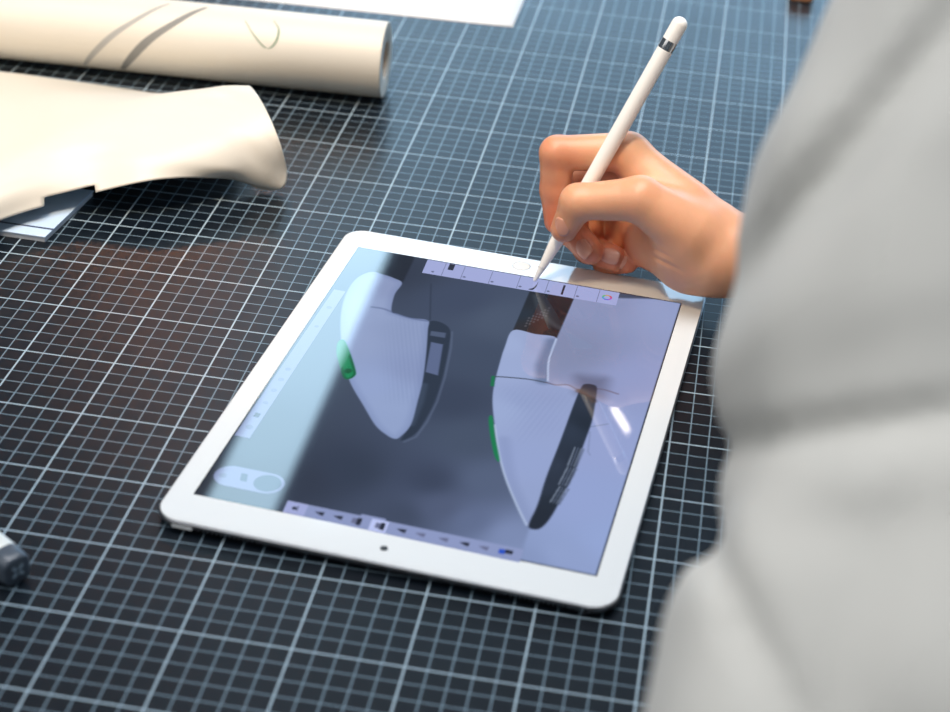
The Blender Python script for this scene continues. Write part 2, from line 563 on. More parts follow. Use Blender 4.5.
# right shoe
col2 = [(1.156, 11.427), (3.745, 11.444), (3.706, 6.842), (1.230, 6.813)]
sdc = poly_sd(col2)
img = over(img, cover(sdc, 0.06), (24, 30, 42))
cb = idw([((1.478, 8.705), (30, 42, 58)), ((1.648, 10.563), (28, 33, 44)), ((3.068, 8.104), (42, 32, 34)), ((3.323, 10.202), (33, 32, 38)), ((2.459, 8.235), (48, 36, 36))])
img = over(img, cover(sdc, 0.06), 0) + cb * cover(sdc, 0.06)[:, None]
img = over(img, stroke(catmull([(1.603, 11.035), (2.272, 9.346), (3.129, 8.359), (3.674, 7.974)], 5), 0.3, 0.1) * 0.35 * cover(sdc, 0.05), (92, 96, 108))
a0 = np.array((1.776, 7.526)); e1_ = (np.array((2.640, 9.004)) - a0) / 5; e2_ = (np.array((1.769, 8.456)) - a0) / 3
for i in range(6):
    for j in range(4):
        c_ = a0 + e1_ * i + e2_ * j
        img = over(img, (1 - sstep(0.03, 0.085, np.hypot((Q[:, 0] - c_[0]), (Q[:, 1] - c_[1]) * 0.6))) * 0.55, (120, 112, 124))
up2 = catmull([(3.704, 6.853), (2.475, 6.858), (1.222, 6.845), (1.191, 4.939), (1.321, 3.149), (1.546, 1.012), (1.855, -0.634), (2.473, -2.682), (3.306, -5.143), (4.122, -7.094), (5.149, -9.073), (5.911, -10.395), (6.047, -10.021), (6.067, -8.679), (5.987, -6.257), (6.003, -3.085), (5.980, 0.451), (5.940, 2.013), (5.204, 2.272), (4.232, 2.192), (3.811, 4.006), (3.679, 5.268)], 5, True)
sd2 = poly_sd(up2)
c2 = idw([((1.679, 5.334), (162, 172, 218)), ((2.008, 2.728), (158, 168, 215)), ((2.732, 5.709), (152, 160, 205)), ((3.438, 0.119), (150, 160, 208)), ((2.655, -1.153), (158, 169, 216)), ((5.093, -1.291), (152, 161, 210)), ((4.416, -5.293), (152, 162, 212)), ((5.490, -8.874), (150, 160, 208)), ((4.340, 0.941), (150, 158, 206))])
img = over(img, cover(sd2, 0.05), 0) + c2 * cover(sd2, 0.05)[:, None]
img = over(img, stroke([(3.615, 6.359), (3.622, 3.724), (3.924, 2.345)], 0.55, 0.25) * 0.6 * cover(sd2, 0.05), (84, 98, 136))
img = over(img, stroke(catmull([(3.729, 6.737), (3.802, 4.436), (4.191, 2.334)], 6), 0.06, 0.06), (176, 186, 226))
img = over(img, stroke(catmull([(3.244, -3.845), (4.291, -6.949), (5.224, -8.794), (5.875, -9.914)], 6), 0.6, 0.02) * 0.16 * cover(sd2, 0.05), (96, 106, 152))
img = over(img, stroke(catmull([(2.473, -2.682), (3.306, -5.143), (4.122, -7.094), (5.149, -9.073), (5.911, -10.395)], 6), 0.06, 0.05) * 0.8, (186, 196, 232))
img = over(img, stroke(catmull([(1.351, 1.809), (2.181, 1.996), (3.248, 2.160), (4.130, 2.156)], 5), 0.06, 0.05) * 0.85, (66, 72, 92))
img = over(img, stroke(catmull([(4.130, 2.156), (4.693, 2.093), (5.306, 2.308), (6.017, 2.039), (7.019, 2.493), (8.028, 2.331)], 5), 0.08, 0.04) * 0.7, (108, 96, 118))
img = over(img, stroke([(7.203, -1.241), (8.043, -0.660)], 0.06, 0.04) * 0.5, (110, 118, 156))
img = over(img, stroke([(7.291, -1.692), (7.540, -3.490), (7.687, -3.717)], 0.06, 0.04) * 0.35, (110, 118, 156))
wv2 = (np.sin(Q[:, 0] * 22 - Q[:, 1] * 4) * 0.5 + 0.5)
mk2 = cover(poly_sd([(2.211, 0.709), (5.606, 1.383), (5.582, -2.090), (4.020, -3.578)]), 0.9) * cover(sd2, 0.05)
img = over(img, wv2 * mk2 * 0.13, (116, 126, 176))
sole2 = catmull([(6.029, 2.250), (6.208, 2.728), (6.758, 2.713), (6.933, 1.948), (7.066, 0.779), (7.202, -0.854), (7.199, -3.235), (7.221, -5.633), (7.075, -7.658), (6.892, -9.407), (6.654, -10.334), (6.328, -10.622), (6.002, -10.364), (6.067, -8.679), (5.987, -6.257), (6.003, -3.085), (5.980, 0.451)], 5, True)
sds = poly_sd(sole2)
cs = idw([((6.461, 1.173), (46, 56, 80)), ((6.369, -1.818), (52, 64, 90)), ((6.920, -1.146), (30, 42, 62)), ((6.419, -5.063), (58, 68, 94)), ((7.041, -4.851), (30, 40, 60)), ((6.355, -9.421), (34, 42, 60)), ((6.652, -8.057), (34, 44, 62)), ((6.153, -7.366), (50, 60, 84))])
img = over(img, (1 - sstep(-0.3, 0.9, poly_sd([(5.834, 3.226), (7.006, 3.427), (7.097, 1.801), (6.157, 1.883)]))) * 0.6, (84, 86, 116))
cs = cs * 0.8
img = over(img, cover(sds, 0.06), 0) + cs * cover(sds, 0.06)[:, None]
img = over(img, stroke(catmull([(5.985, 1.925), (6.348, 1.744), (6.884, 1.219)], 5), 0.25, 0.1) * 0.7, (70, 50, 48))
for q0, q1 in (((6.962, -4.968), (6.986, -3.309)), ((6.863, -6.690), (6.988, -5.094)), ((6.772, -8.272), (6.952, -6.878))):
    q0 = np.array(q0); q1 = np.array(q1)
    nrm = np.array(((q1 - q0)[1], -(q1 - q0)[0])); nrm /= np.linalg.norm(nrm)
    for k, br in ((-0.16, 150), (0.0, 96), (0.16, 130), (0.30, 90)):
        img = over(img, stroke([q0 + nrm * k, q1 + nrm * k], 0.05, 0.03) * 0.7, (br, br + 8, br + 36))
tag2 = catmull([(2.025, -2.158), (2.200, -2.000), (2.724, -3.647), (3.453, -5.668), (3.138, -5.411), (2.496, -3.725)], 5, True)
img = over(img, cover(poly_sd(tag2), 0.05), (14, 120, 76))
img = over(img, cover(poly_sd([(1.201, 1.809), (1.380, 1.872), (1.585, 0.850), (1.376, 0.828)]), 0.05), (14, 110, 72))
# dark rim just inside the bezel
edge = np.minimum(SW / 2 - np.abs(Q[:, 0]), SH / 2 - np.abs(Q[:, 1]))
img = over(img, 1 - sstep(0.03, 0.12, edge), (26, 28, 36))

idx = np.arange(nx * ny).reshape(nx, ny)
F = np.stack([idx[:-1, :-1].ravel(), idx[1:, :-1].ravel(), idx[1:, 1:].ravel(), idx[:-1, 1:].ravel()], 1)
Zs = 0.694
M['display'] = display_mat('display_picture', None, 1.0)
disp = mesh_obj('display', np.c_[Q, np.full(len(Q), Zs)], F, M['display'], tabp, smooth=False, colors=lin(img) * np.array((0.93, 1.0, 0.93)), label='lit display with two drawn shoes')

M['bar'] = display_mat('toolbar_panel', (160, 168, 214))
M['bar_pale'] = display_mat('toolbar_panel_pale', (122, 128, 166))
M['bar_blue'] = display_mat('toolbar_panel_blue', (138, 150, 192))
M['icon'] = display_mat('toolbar_icon_dark', (38, 42, 58))
M['icon_grey'] = display_mat('toolbar_icon_grey', (104, 110, 142))
M['icon_blue'] = display_mat('toolbar_icon_blue', (40, 80, 190))
M['icon_light'] = display_mat('toolbar_icon_light', (186, 196, 240))
M['knob'] = display_mat('switch_knob', (58, 74, 96))
def flat(name, polys, m, parent, z, label=None):
    o = None
    for q in polys:
        q = np.asarray(q, float)
        a = 0.5 * np.sum(q[:, 0] * np.roll(q[:, 1], -1) - np.roll(q[:, 0], -1) * q[:, 1])
        if a < 0:
            q = q[::-1]
        o = mesh_obj(name, np.c_[q, np.full(len(q), z)], [tuple(range(len(q)))], m, parent, smooth=False, label=label)
    return o
def mixp(a, b, t):
    return np.asarray(a) * (1 - t) + np.asarray(b) * t
def quad(bl, br, tr, tl, s0, s1, t0, t1):
    def at(s, t):
        return mixp(mixp(bl, br, s), mixp(tl, tr, s), t)
    return [at(s0, t0), at(s1, t0), at(s1, t1), at(s0, t1)]
def disc(c, r, n=24, sy=1.0):
    return [(c[0] + r * math.cos(t), c[1] + r * sy * math.sin(t)) for t in np.linspace(0, 2 * PI, n, endpoint=False)]
ZB, ZI = Zs + 0.002, Zs + 0.004
# top tool strip
q = ((-5.374, 11.395), (6.238, 11.542), (6.186, 13.066), (-5.482, 13.059))
flat('tool_strip', [q], M['bar'], disp, ZB, 'pale strip of brush sizes')
divs = [0.10, 0.2, 0.345, 0.49, 0.636, 0.785, 0.90]
flat('strip_divider', [quad(*q, s - 0.0015, s + 0.0015, 0.02, 0.98) for s in divs], M['icon_grey'], disp, ZI)
flat('strip_icon', [quad(*q, 0.118, 0.147, 0.52, 0.98), quad(*q, 0.715, 0.726, 0.12, 0.86)], M['icon'], disp, ZI)
flat('strip_icon', [catmull([(1.003, 11.656), (1.232, 11.889), (1.357, 12.409), (1.364, 12.814), (1.391, 12.121), (1.256, 11.649)], 3, True)], M['icon'], disp, ZI)
flat('strip_dot', [disc(quad(*q, s, s, 0.2, 0.2)[0], 0.1, 10) for s in (0.05, 0.215, 0.36, 0.505, 0.65, 0.80)], M['icon_grey'], disp, ZI)
cc = np.array((5.571, 12.276))
wheel = [(200, 70, 90), (210, 150, 60), (90, 180, 90), (70, 150, 210), (90, 90, 210), (170, 80, 190)]
for k in range(6):
    t = np.linspace(k * PI / 3, (k + 1) * PI / 3, 6)
    ringp = [(cc[0] + 0.3 * math.cos(a), cc[1] + 0.3 * math.sin(a)) for a in t] + [(cc[0] + 0.19 * math.cos(a), cc[1] + 0.19 * math.sin(a)) for a in t[::-1]]
    flat('colour_wheel_segment', [ringp], display_mat('wheel_colour', wheel[k]), disp, ZI)
# bottom tool bar
q = ((-5.349, -13.124), (6.229, -13.275), (6.213, -12.268), (-5.416, -12.181))
flat('tool_bar', [q], M['bar_blue'], disp, ZB, 'grey blue bar of drawing tools')
flat('bar_tab', [quad(*q, 0.315, 0.42, 1.0, 1.14)], M['bar_blue'], disp, ZB)
flat('bar_cell', [quad(*q, 0.0, 0.09, 0.0, 1.0)], M['bar'], disp, ZB + 0.001)
flat('bar_cell', [quad(*q, 0.365, 0.437, 0.04, 0.96)], M['icon_light'], disp, ZB + 0.001, 'selected tool cell')
ic = []
for s in (0.125, 0.205, 0.475, 0.555, 0.652, 0.74, 0.82):
    ic.append([quad(*q, s, s, 0.56, 0.56)[0], quad(*q, s + 0.024, s, 0.40, 0.40)[0], quad(*q, s + 0.04, s, 0.34, 0.34)[0], quad(*q, s + 0.043, s, 0.66, 0.66)[0], quad(*q, s + 0.024, s, 0.64, 0.64)[0]])
flat('tool_icon', ic[:2] + ic[2:3] + ic[5:6], M['icon'], disp, ZI)
flat('tool_icon', [ic[3], ic[4], ic[6]], M['icon_grey'], disp, ZI)
for s in (0.295, 0.395):
    flat('tool_icon', [quad(*q, s + 0.012, s + 0.032, 0.22, 0.8)], M['icon'], disp, ZI)
    flat('tool_icon', [quad(*q, s - 0.008, s + 0.012, 0.3, 0.72)], M['icon_grey'], disp, ZI)
flat('tool_icon', [disc(quad(*q, 0.04, 0.04, 0.5, 0.5)[0], 0.13, 10)], M['icon'], disp, ZI)
flat('tool_icon', [quad(*q, 0.05, 0.056, 0.3, 0.75)], M['icon_grey'], disp, ZI)
flat('tool_icon', [quad(*q, 0.905, 0.93, 0.34, 0.7)], M['icon_blue'], disp, ZI, 'blue tool icon')
flat('tool_icon', [quad(*q, 0.93, 0.962, 0.44, 0.74)], M['icon'], disp, ZI)
# left tool strip
q = ((-9.757, -7.870), (-8.956, -7.892), (-8.927, 7.756), (-9.616, 7.775))
flat('side_strip', [q], M['bar_pale'], disp, ZB, 'pale strip of side tools')
flat('side_icon', [disc(quad(*q, 0.55, 0.55, t, t)[0], rr, 10) for t, rr in ((0.06, 0.2), (0.21, 0.14), (0.29, 0.17), (0.36, 0.17), (0.43, 0.16), (0.73, 0.13), (0.87, 0.16))], M['icon_grey'], disp, ZI)
flat('side_icon', [quad(*q, 0.35, 0.72, 0.12, 0.145)], M['icon'], disp, ZI)
# sliding switch
pl = np.array((-8.684, -11.183)); pr = np.array((-6.807, -11.188))
rad = 0.83
d = (pr - pl) / np.linalg.norm(pr - pl); a0 = math.atan2(d[1], d[0])
pill = [pr + rad * np.array((math.cos(t), math.sin(t))) for t in np.linspace(a0 - PI / 2, a0 + PI / 2, 20)] + [pl + rad * np.array((math.cos(t), math.sin(t))) for t in np.linspace(a0 + PI / 2, a0 + 1.5 * PI, 20)]
flat('slide_switch', [pill], M['bar_pale'], disp, ZB, 'pale pill shaped switch')
flat('switch_knob', [disc(pr, 0.68, 32)], M['knob'], disp, ZI)
flat('switch_icon', [quad((-8.142, -11.390), (-7.803, -11.405), (-7.950, -10.803), (-8.292, -10.788), 0, 1, 0, 1)], M['knob'], disp, ZI)
flat('switch_icon', [disc((-9.064, -11.269), 0.2, 10)], M['icon_grey'], disp, ZI)

def local_disc(name, c, r, z, m, parent, h=0.004, label=None):
    v, f = lathe((c[0], c[1], z), (0, 0, 1), [(-0.02, r), (h, r)], 32)
    return mesh_obj(name, v, f, m, parent, smooth=False, label=label)
hb = (0.0, -0.0)
hby = (TH / 2 + SH / 2) / 2
local_disc('home_button', (0, hby), 0.56, 0.69, M['button_ring'], tabp, 0.003, 'round home button')
local_disc('button_face', (0, hby), 0.50, 0.69, M['bezel'], tabp, 0.005)
local_disc('front_camera', (0, -hby), 0.19, 0.69, M['dark'], tabp, 0.004, 'small black camera dot')
# openings on the edge facing the viewer
def edge_holes(name, xs, z=0.36, r=0.055, m=None, yoff=0.02):
    parts = []
    for x in xs:
        parts.append(lathe((x, -TH / 2 + 0.08, z), (0, -1, 0), [(0, r), (0.06 + yoff, r)], 10))
    v, f = merge(parts)
    return mesh_obj(name, v, f, m or M['dark'], tabp, smooth=False)
edge_holes('speaker_grille', np.arange(-8.6, -5.9, 0.22))
edge_holes('speaker_grille', np.arange(6.2, 8.9, 0.22))
edge_holes('headphone_jack', [9.75], 0.34, 0.17, M['chrome'])
v, f = lathe((9.75, -TH / 2 + 0.08, 0.34), (0, -1, 0), [(0, 0.11), (0.09, 0.11)], 16)
mesh_obj('jack_hole', v, f, M['dark'], tabp, smooth=False)
r_ = rrect(1.05, 0.17, 0.08, 5)
v, f = loft([np.c_[r_[:, 0] - 9.55, np.full(len(r_), -TH / 2 + 0.08), r_[:, 1] + 0.38], np.c_[r_[:, 0] - 9.55, np.full(len(r_), -TH / 2 - 0.03), r_[:, 1] + 0.38]])
mesh_obj('power_button', v, f, M['bezel'], tabp, smooth=False, label='pale power button on the edge')

# ------------------------------------------------------------------ stylus
tip = np.array((20.922, 23.604, 0.720))
end = np.array((27.564, 27.886, 16.305))
ax = (end - tip) / np.linalg.norm(end - tip)
Ls = np.linalg.norm(end - tip)
st = empty('stylus', tuple(tip), 'white stylus pen held in the hand with its tip on the tablet', 'stylus')
z3 = (0, 0, 0)
R0 = 0.46
v, f = lathe(z3, ax, [(0.0, 0.02), (0.02, 0.06), (0.08, 0.10), (0.16, 0.125), (0.9, 0.215), (0.95, 0.222)], 40, True, False)
mesh_obj('tip', v, f, M['pencil_tip'], st, label='tapered drawing tip')
v, f = lathe(z3, ax, [(0.98, 0.222), (1.93, 0.325), (2.6, 0.385), (3.4, 0.43), (4.3, R0), (Ls - 2.02, R0)], 48, False, False)
mesh_obj('barrel', v, f, M['pencil'], st, label='glossy white barrel')
v, f = lathe(z3, ax, [(Ls - 2.02, R0), (Ls - 1.95, R0 + .004), (Ls - 1.52, R0 + .004), (Ls - 1.45, R0)], 48, False, False)
mesh_obj('metal_band', v, f, M['chrome'], st, label='polished metal band')
v, f = lathe(z3, ax, [(Ls - 1.45, R0), (Ls - 0.42, R0)] + [(Ls - 0.42 + 0.42 * math.sin(t), R0 * math.cos(t)) for t in np.linspace(0.1, 1.5, 10)], 48, False, True)
mesh_obj('cap', v, f, M['pencil'], st, label='rounded white cap')

# ------------------------------------------------------------------ paper roll
rr0 = np.array((6.584, 49.023, 2.700)); rl0 = np.array((-21.705, 47.804, 2.700))
rax = (rl0 - rr0) / np.linalg.norm(rl0 - rr0); rax[2] = 0
rax /= np.linalg.norm(rax)
RR = 2.7
LR = 58
ro = (rr0[0], rr0[1], 0)
roll = empty('paper_roll', ro, 'long thick roll of cream paper lying across the back left of the mat', 'paper roll')
c0 = np.array((0, 0, RR))
RI = 1.32
v, f = lathe(c0, rax, [(0.05, RI), (0.0, RI + 0.06), (0.0, RR - 0.05), (0.05, RR), (LR, RR), (LR, RI), (0.05, RI)], 96, False, False)
sharp(mesh_obj('rolled_paper', v, f, M['paper'], roll), 40)
v, f = lathe(c0, rax, [(0.35, RI - 0.01), (0.30, RI - 0.05), (0.30, RI - 0.2), (0.35, RI - 0.22), (LR - .3, RI - 0.22), (LR - .3, RI - 0.01), (0.35, RI - 0.01)], 64, False, False)
sharp(mesh_obj('cardboard_core', v, f, M['core'], roll, label='brown cardboard core'), 40)
x_, y_, a_ = frame(rax)
def on_roll(pts, w, m, label):
    """a line drawn on the paper: points (distance along the roll, angle in degrees from the viewer's side)"""
    P = catmull(pts, 10)
    V = []
    for i, (dd, an) in enumerate(P):
        t = math.radians(an)
        # angle 0 faces the viewer (-y), 90 faces up
        n = -np.array((rax[1], -rax[0], 0)) * math.cos(t) * (1 if (-np.array((rax[1], -rax[0], 0)))[1] < 0 else -1) + np.array((0, 0, 1)) * math.sin(t)
        ww = w * (0.35 + 0.65 * math.sin(PI * min(1, max(0, (i + 1) / (len(P) + 1)))))
        c = c0 + rax * dd + n * (RR + 0.012)
        V += [c - rax * ww / 2, c + rax * ww / 2]
    F_ = [(2 * i, 2 * i + 1, 2 * i + 3, 2 * i + 2) for i in range(len(P) - 1)]
    return mesh_obj('drawn_line', np.array(V), F_, m, roll, label=label)
on_roll([(12.9, 84), (14.6, 50), (16.6, 15), (18.0, -20), (18.8, -48)], 0.8, M['ink'], 'dark grey drawn stroke')
on_roll([(15.6, 84), (17.3, 50), (19.3, 15), (20.8, -20), (21.6, -48)], 0.6, M['ink_pale'], 'pale grey drawn stroke')
on_roll([(9.9, 62), (9.1, 40), (8.1, 22), (7.5, 32), (7.4, 52), (7.9, 68)], 0.18, M['ink_green'], 'thin drawn loop')

# ------------------------------------------------------------------ flat sheet behind the roll
A_ = np.array((13.535, 64.881, 0.030)); B_ = np.array((-1.154, 64.393, 0.030)); D_ = np.array((13.567, 71.087, 0.030))
ex = (B_ - A_) / np.linalg.norm(B_ - A_); ey = (D_ - A_) / np.linalg.norm(D_ - A_)
nu, nv = 24, 16
V = []
for i in range(nu + 1):
    for j in range(nv + 1):
        p_ = A_ + ex * 59.4 * i / nu + ey * 30 * j / nv
        V.append((p_[0], p_[1], 0.03 + 0.05 * (math.sin(i * 0.5) * math.sin(j * 0.4)) ** 2))
F_ = [(i * (nv + 1) + j, i * (nv + 1) + j + 1, (i + 1) * (nv + 1) + j + 1, (i + 1) * (nv + 1) + j) for i in range(nu) for j in range(nv)]
o = mesh_obj('paper_sheet', V, F_, M['white_paper'], label='flat white paper sheet behind the long roll at the back', cat='paper sheet')
sm = o.modifiers.new('thickness', 'SOLIDIFY'); sm.thickness = 0.0002; sm.offset = 0

# ------------------------------------------------------------------ glossy sheet with a curled edge
cols = [
    [(-36.593, 41.704, 0.060), (-28.704, 27.148, 0.900), (-20.876, 12.723, 1.800), (-19.033, 9.169, 1.500), (-18.085, 7.206, 0.900)],
    [(-28.575, 43.833, 0.060), (-22.621, 31.414, 1.200), (-16.394, 18.426, 2.400), (-15.189, 15.745, 2.000), (-14.309, 13.678, 1.300)],
    [(-20.696, 44.770, 0.060), (-16.653, 35.238, 1.600), (-12.512, 25.435, 3.000), (-11.485, 22.492, 2.400), (-11.306, 21.189, 1.200)],
    [(-16.569, 44.736, 0.060), (-13.098, 36.941, 2.200), (-9.779, 29.480, 3.700), (-8.389, 27.001, 2.900), (-7.493, 25.197, 1.500)],
    [(-11.823, 44.534, 0.060), (-8.906, 38.132, 2.600), (-6.635, 33.320, 4.300), (-4.941, 30.601, 4.050), (-3.755, 28.311, 3.400), (-3.282, 26.949, 2.400)],
    [(-6.783, 44.165, 0.100), (-4.736, 38.803, 3.000), (-3.076, 35.365, 4.800), (-1.439, 33.231, 4.600), (-0.074, 30.991, 3.700), (0.433, 29.849, 2.500), (-0.276, 29.572, 1.700)],
    [(-4.086, 43.687, 0.500), (-2.386, 38.610, 3.600), (-1.225, 36.124, 5.000), (0.400, 33.922, 4.750), (1.860, 31.940, 3.600), (2.387, 31.399, 1.900), (1.866, 31.129, 0.900), (0.829, 31.541, 0.700)],
    [(-2.383, 42.794, 0.800), (-0.845, 38.264, 3.800), (0.170, 36.397, 5.100), (1.722, 34.135, 4.900), (3.166, 32.396, 3.500), (3.676, 32.448, 1.300), (3.466, 31.994, 0.350), (2.208, 31.771, 0.140)],
]
cc_ = [catmull(c, 10) for c in cols]
def resample(P, n):
    s = np.r_[0, np.cumsum(np.linalg.norm(np.diff(P, axis=0), axis=1))]
    t = np.linspace(0, s[-1], n)
    return np.stack([np.interp(t, s, P[:, k]) for k in range(3)], 1)
NR = 128
cs_ = [resample(c, NR) for c in cc_]
G = np.stack(cs_)                                   # (cols, NR, 3)
G2 = np.stack([catmull(G[:, j], 14) for j in range(NR)], 1)
n0, n1 = G2.shape[:2]
F_ = []
V_ = G2.reshape(-1, 3)
for i in range(n0 - 1):
    for j in range(n1 - 1):
        if 36 <= i < 45 and j >= n1 - 4:
            continue          # the stepped notch in the lower edge
        F_.append((i * n1 + j, i * n1 + j + 1, (i + 1) * n1 + j + 1, (i + 1) * n1 + j))
o = mesh_obj('curled_sheet', V_, F_, M['gloss_paper'], label='glossy cream sheet with a curled front edge in front of the paper roll', cat='paper sheet')
sm = o.modifiers.new('thickness', 'SOLIDIFY'); sm.thickness = 0.0006; sm.offset = 0

# ------------------------------------------------------------------ glossy pad under the curled sheet
b1 = np.array((-8.403, 21.723, 0.400)); b2 = np.array((-7.760, 28.223, 0.400)); b0 = np.array((-11.245, 21.780, 0.400))
ey = (b2 - b1); ey[2] = 0; ey /= np.linalg.norm(ey)
ex = (b0 - b1); ex[2] = 0; ex /= np.linalg.norm(ex)
po = (b1[0], b1[1], 0)
pad = empty('notepad', po, 'glossy pale blue notepad partly under the curled sheet', 'notepad')
def slab(u0, u1, v0, v1, zz0, zz1):
    pts = [ex * u0 + ey * v0, ex * u1 + ey * v0, ex * u1 + ey * v1, ex * u0 + ey * v1]
    V = [(p[0], p[1], zz0) for p in pts] + [(p[0], p[1], zz1) for p in pts]
    return V, [(0, 1, 2, 3), (7, 6, 5, 4), (4, 5, 1, 0), (5, 6, 2, 1), (6, 7, 3, 2), (7, 4, 0, 3)]
v, f = slab(0.05, 14.8, 0.05, 6.55, 0.02, 0.34); mesh_obj('pages', v, f, M['pad_pages'], pad, smooth=False)
v, f = slab(0, 14.8, 0, 6.6, 0.34, 0.40); mesh_obj('cover', v, f, M['pad_cover'], pad, smooth=False, label='glossy blue cover')
v, f = slab(-0.02, 14.8, 0.95, 1.12, 0.395, 0.408); mesh_obj('cover_band', v, f, M['pad_edge'], pad, smooth=False, label='dark line across the cover')

# ------------------------------------------------------------------ marker at the left
mk1 = np.array((1.701, -7.419, 0.800)); mk2 = np.array((0.277, -6.487, 0.800))
mo = np.array((2.096, -8.642, 0.800))
mdir = mk2 - mk1; mdir[2] = 0; mdir /= np.linalg.norm(mdir)
mkr = empty('marker_pen', (mo[0], mo[1], 0), 'pale marker pen with a dark square cap at the left edge of the mat', 'marker')
sx_ = np.array((-mdir[1], mdir[0], 0))
def sq(d, w, h, r, zc=0.80):
    q = rrect(w, h, r, 7)
    return np.array([mdir * d + sx_ * a + np.array((0, 0, zc + b)) for a, b in q])
v, f = loft([sq(0.0, 1.05, 1.15, 0.34), sq(0.03, 1.25, 1.34, 0.42), sq(0.10, 1.38, 1.46, 0.46), sq(1.0, 1.5, 1.56, 0.5), sq(1.05, 1.46, 1.52, 0.48)])
sharp(mesh_obj('cap', v, f, M['marker_cap'], mkr, label='dark grey rounded square cap'), 45)
v, f = loft([sq(1.05, 1.42, 1.48, 0.46), sq(1.1, 1.5, 1.56, 0.5), sq(9, 1.5, 1.56, 0.5), sq(9.05, 1.42, 1.5, .48)])
sharp(mesh_obj('barrel', v, f, M['marker_body'], mkr, label='off-white barrel'), 45)
v, f = loft([sq(9.05, 1.42, 1.48, 0.46), sq(14, 1.35, 1.42, 0.46), sq(14.1, 1.2, 1.3, .4)])
sharp(mesh_obj('rear_cap', v, f, M['marker_cap'], mkr), 45)
parts = []
for a in (45, 135):
    t = math.radians(a)
    d1 = sx_ * math.cos(t) + np.array((0, 0, 1)) * math.sin(t); d2 = -sx_ * math.sin(t) + np.array((0, 0, 1)) * math.cos(t)
    for s in (-1, 1):
        cpt = np.array((0, 0, 0.8)) + d1 * 0.24 * s
        ring_ = np.array([cpt + d1 * 0.17 * math.cos(q) + d2 * 0.10 * math.sin(q) for q in np.linspace(0, 2 * PI, 16, endpoint=False)])
        parts.append(loft([ring_ + mdir * 0.02, ring_ - mdir * 0.015]))
v, f = merge(parts)
mesh_obj('cap_emblem', v, f, M['marker_mark'], mkr, smooth=False, label='four petal mark on the cap end')

# ------------------------------------------------------------------ small wooden block far at the back
wb = np.array((36.120, 79.570, 0))
rings_ = []
for z_, i_ in ((0.0, 0.25), (0.15, 0.06), (0.35, 0.0), (1.0, 0.0), (1.2, 0.06), (1.32, 0.25)):
    q = rrect(2.1 - 2 * i_, 3.4 - 2 * i_, 0.5 - i_ * 0.8, 6)
    rings_.append(np.c_[q + wb[:2], np.full(len(q), z_)])
v, f = loft(rings_)
sharp(mesh_obj('wooden_block', v, f, simple('orange_wood', (214, 150, 112), 0.5, noise=0.2), label='small orange brown block at the far back edge beyond the hand', cat='block'), 50)

# ------------------------------------------------------------------ the person
def A3(*p):
    return [np.array(q, float) for q in p]
per_o = (62.0, 6.0, -75.0)
per = empty('person', per_o, 'person in a light grey shirt drawing on the tablet with a stylus', 'person')

index_j = A3((25.449, 27.097, 8.118), (21.347, 26.378, 7.829), (21.503, 26.162, 5.562), (21.762, 25.771, 3.752))
index_r = [1.15, 1.0, 0.93, 0.76]
thumb_j = A3((29.561, 23.498, 5.319), (26.523, 23.543, 6.968), (23.047, 23.504, 6.307), (22.400, 23.468, 4.493))
thumb_r = [1.75, 1.28, 1.02, 0.78]
mid_j = A3((26.067, 28.043, 6.469), (22.207, 28.421, 5.229), (22.593, 26.344, 2.978), (23.937, 24.829, 2.558))
mid_r = [1.1, 0.98, 0.92, 0.80]
ring_j = A3((26.941, 28.456, 4.676), (23.279, 28.886, 3.477), (23.675, 26.844, 1.658), (25.288, 25.547, 1.906))
ring_r = [1.05, 0.95, 0.9, 0.78]
pink_j = A3((28.164, 28.678, 3.262), (24.893, 28.705, 2.097), (24.851, 26.590, 1.010), (26.129, 25.738, 1.657))
pink_r = [1.0, 0.85, 0.78, 0.68]
wrist = np.array((31.658, 24.247, 3.805))
palm = [(np.array((26.184, 27.272, 7.109)), 1.1), (np.array((27.968, 26.923, 5.049)), 1.7), (np.array((29.663, 25.085, 3.662)), 1.9)]
heel = np.array((29.880, 24.537, 3.124))
elbow = np.array((56.0, 23.5, 5.2))
CREASES = {(628,228): ((26.073, 22.677, 5.494), (28.107, 22.470, 4.742), (27.276, 22.126, 5.313)), (632,237): ((26.365, 22.452, 5.076), (28.518, 22.234, 4.282), (27.561, 22.169, 4.756)), (640,250): ((26.911, 22.148, 4.478), (28.818, 21.980, 3.816), (27.973, 22.260, 4.058)), (640,222): ((26.696, 22.963, 5.821), (28.755, 22.883, 5.264), (27.886, 22.201, 5.872))}
camp = np.array([29.5396, -66.6247, 51.7634])
def hand_crease(P, a, b):
    # fine skin fold at the base of the thumb
    A, B, M_ = (np.array(q) for q in CREASES[a])
    n = np.cross(A - camp, B - camp); n /= np.linalg.norm(n)
    return 0.07 * np.exp(-(((P - camp) @ n) / 0.10) ** 2) * np.exp(-(np.linalg.norm(P - M_, axis=-1) / 1.5) ** 4)
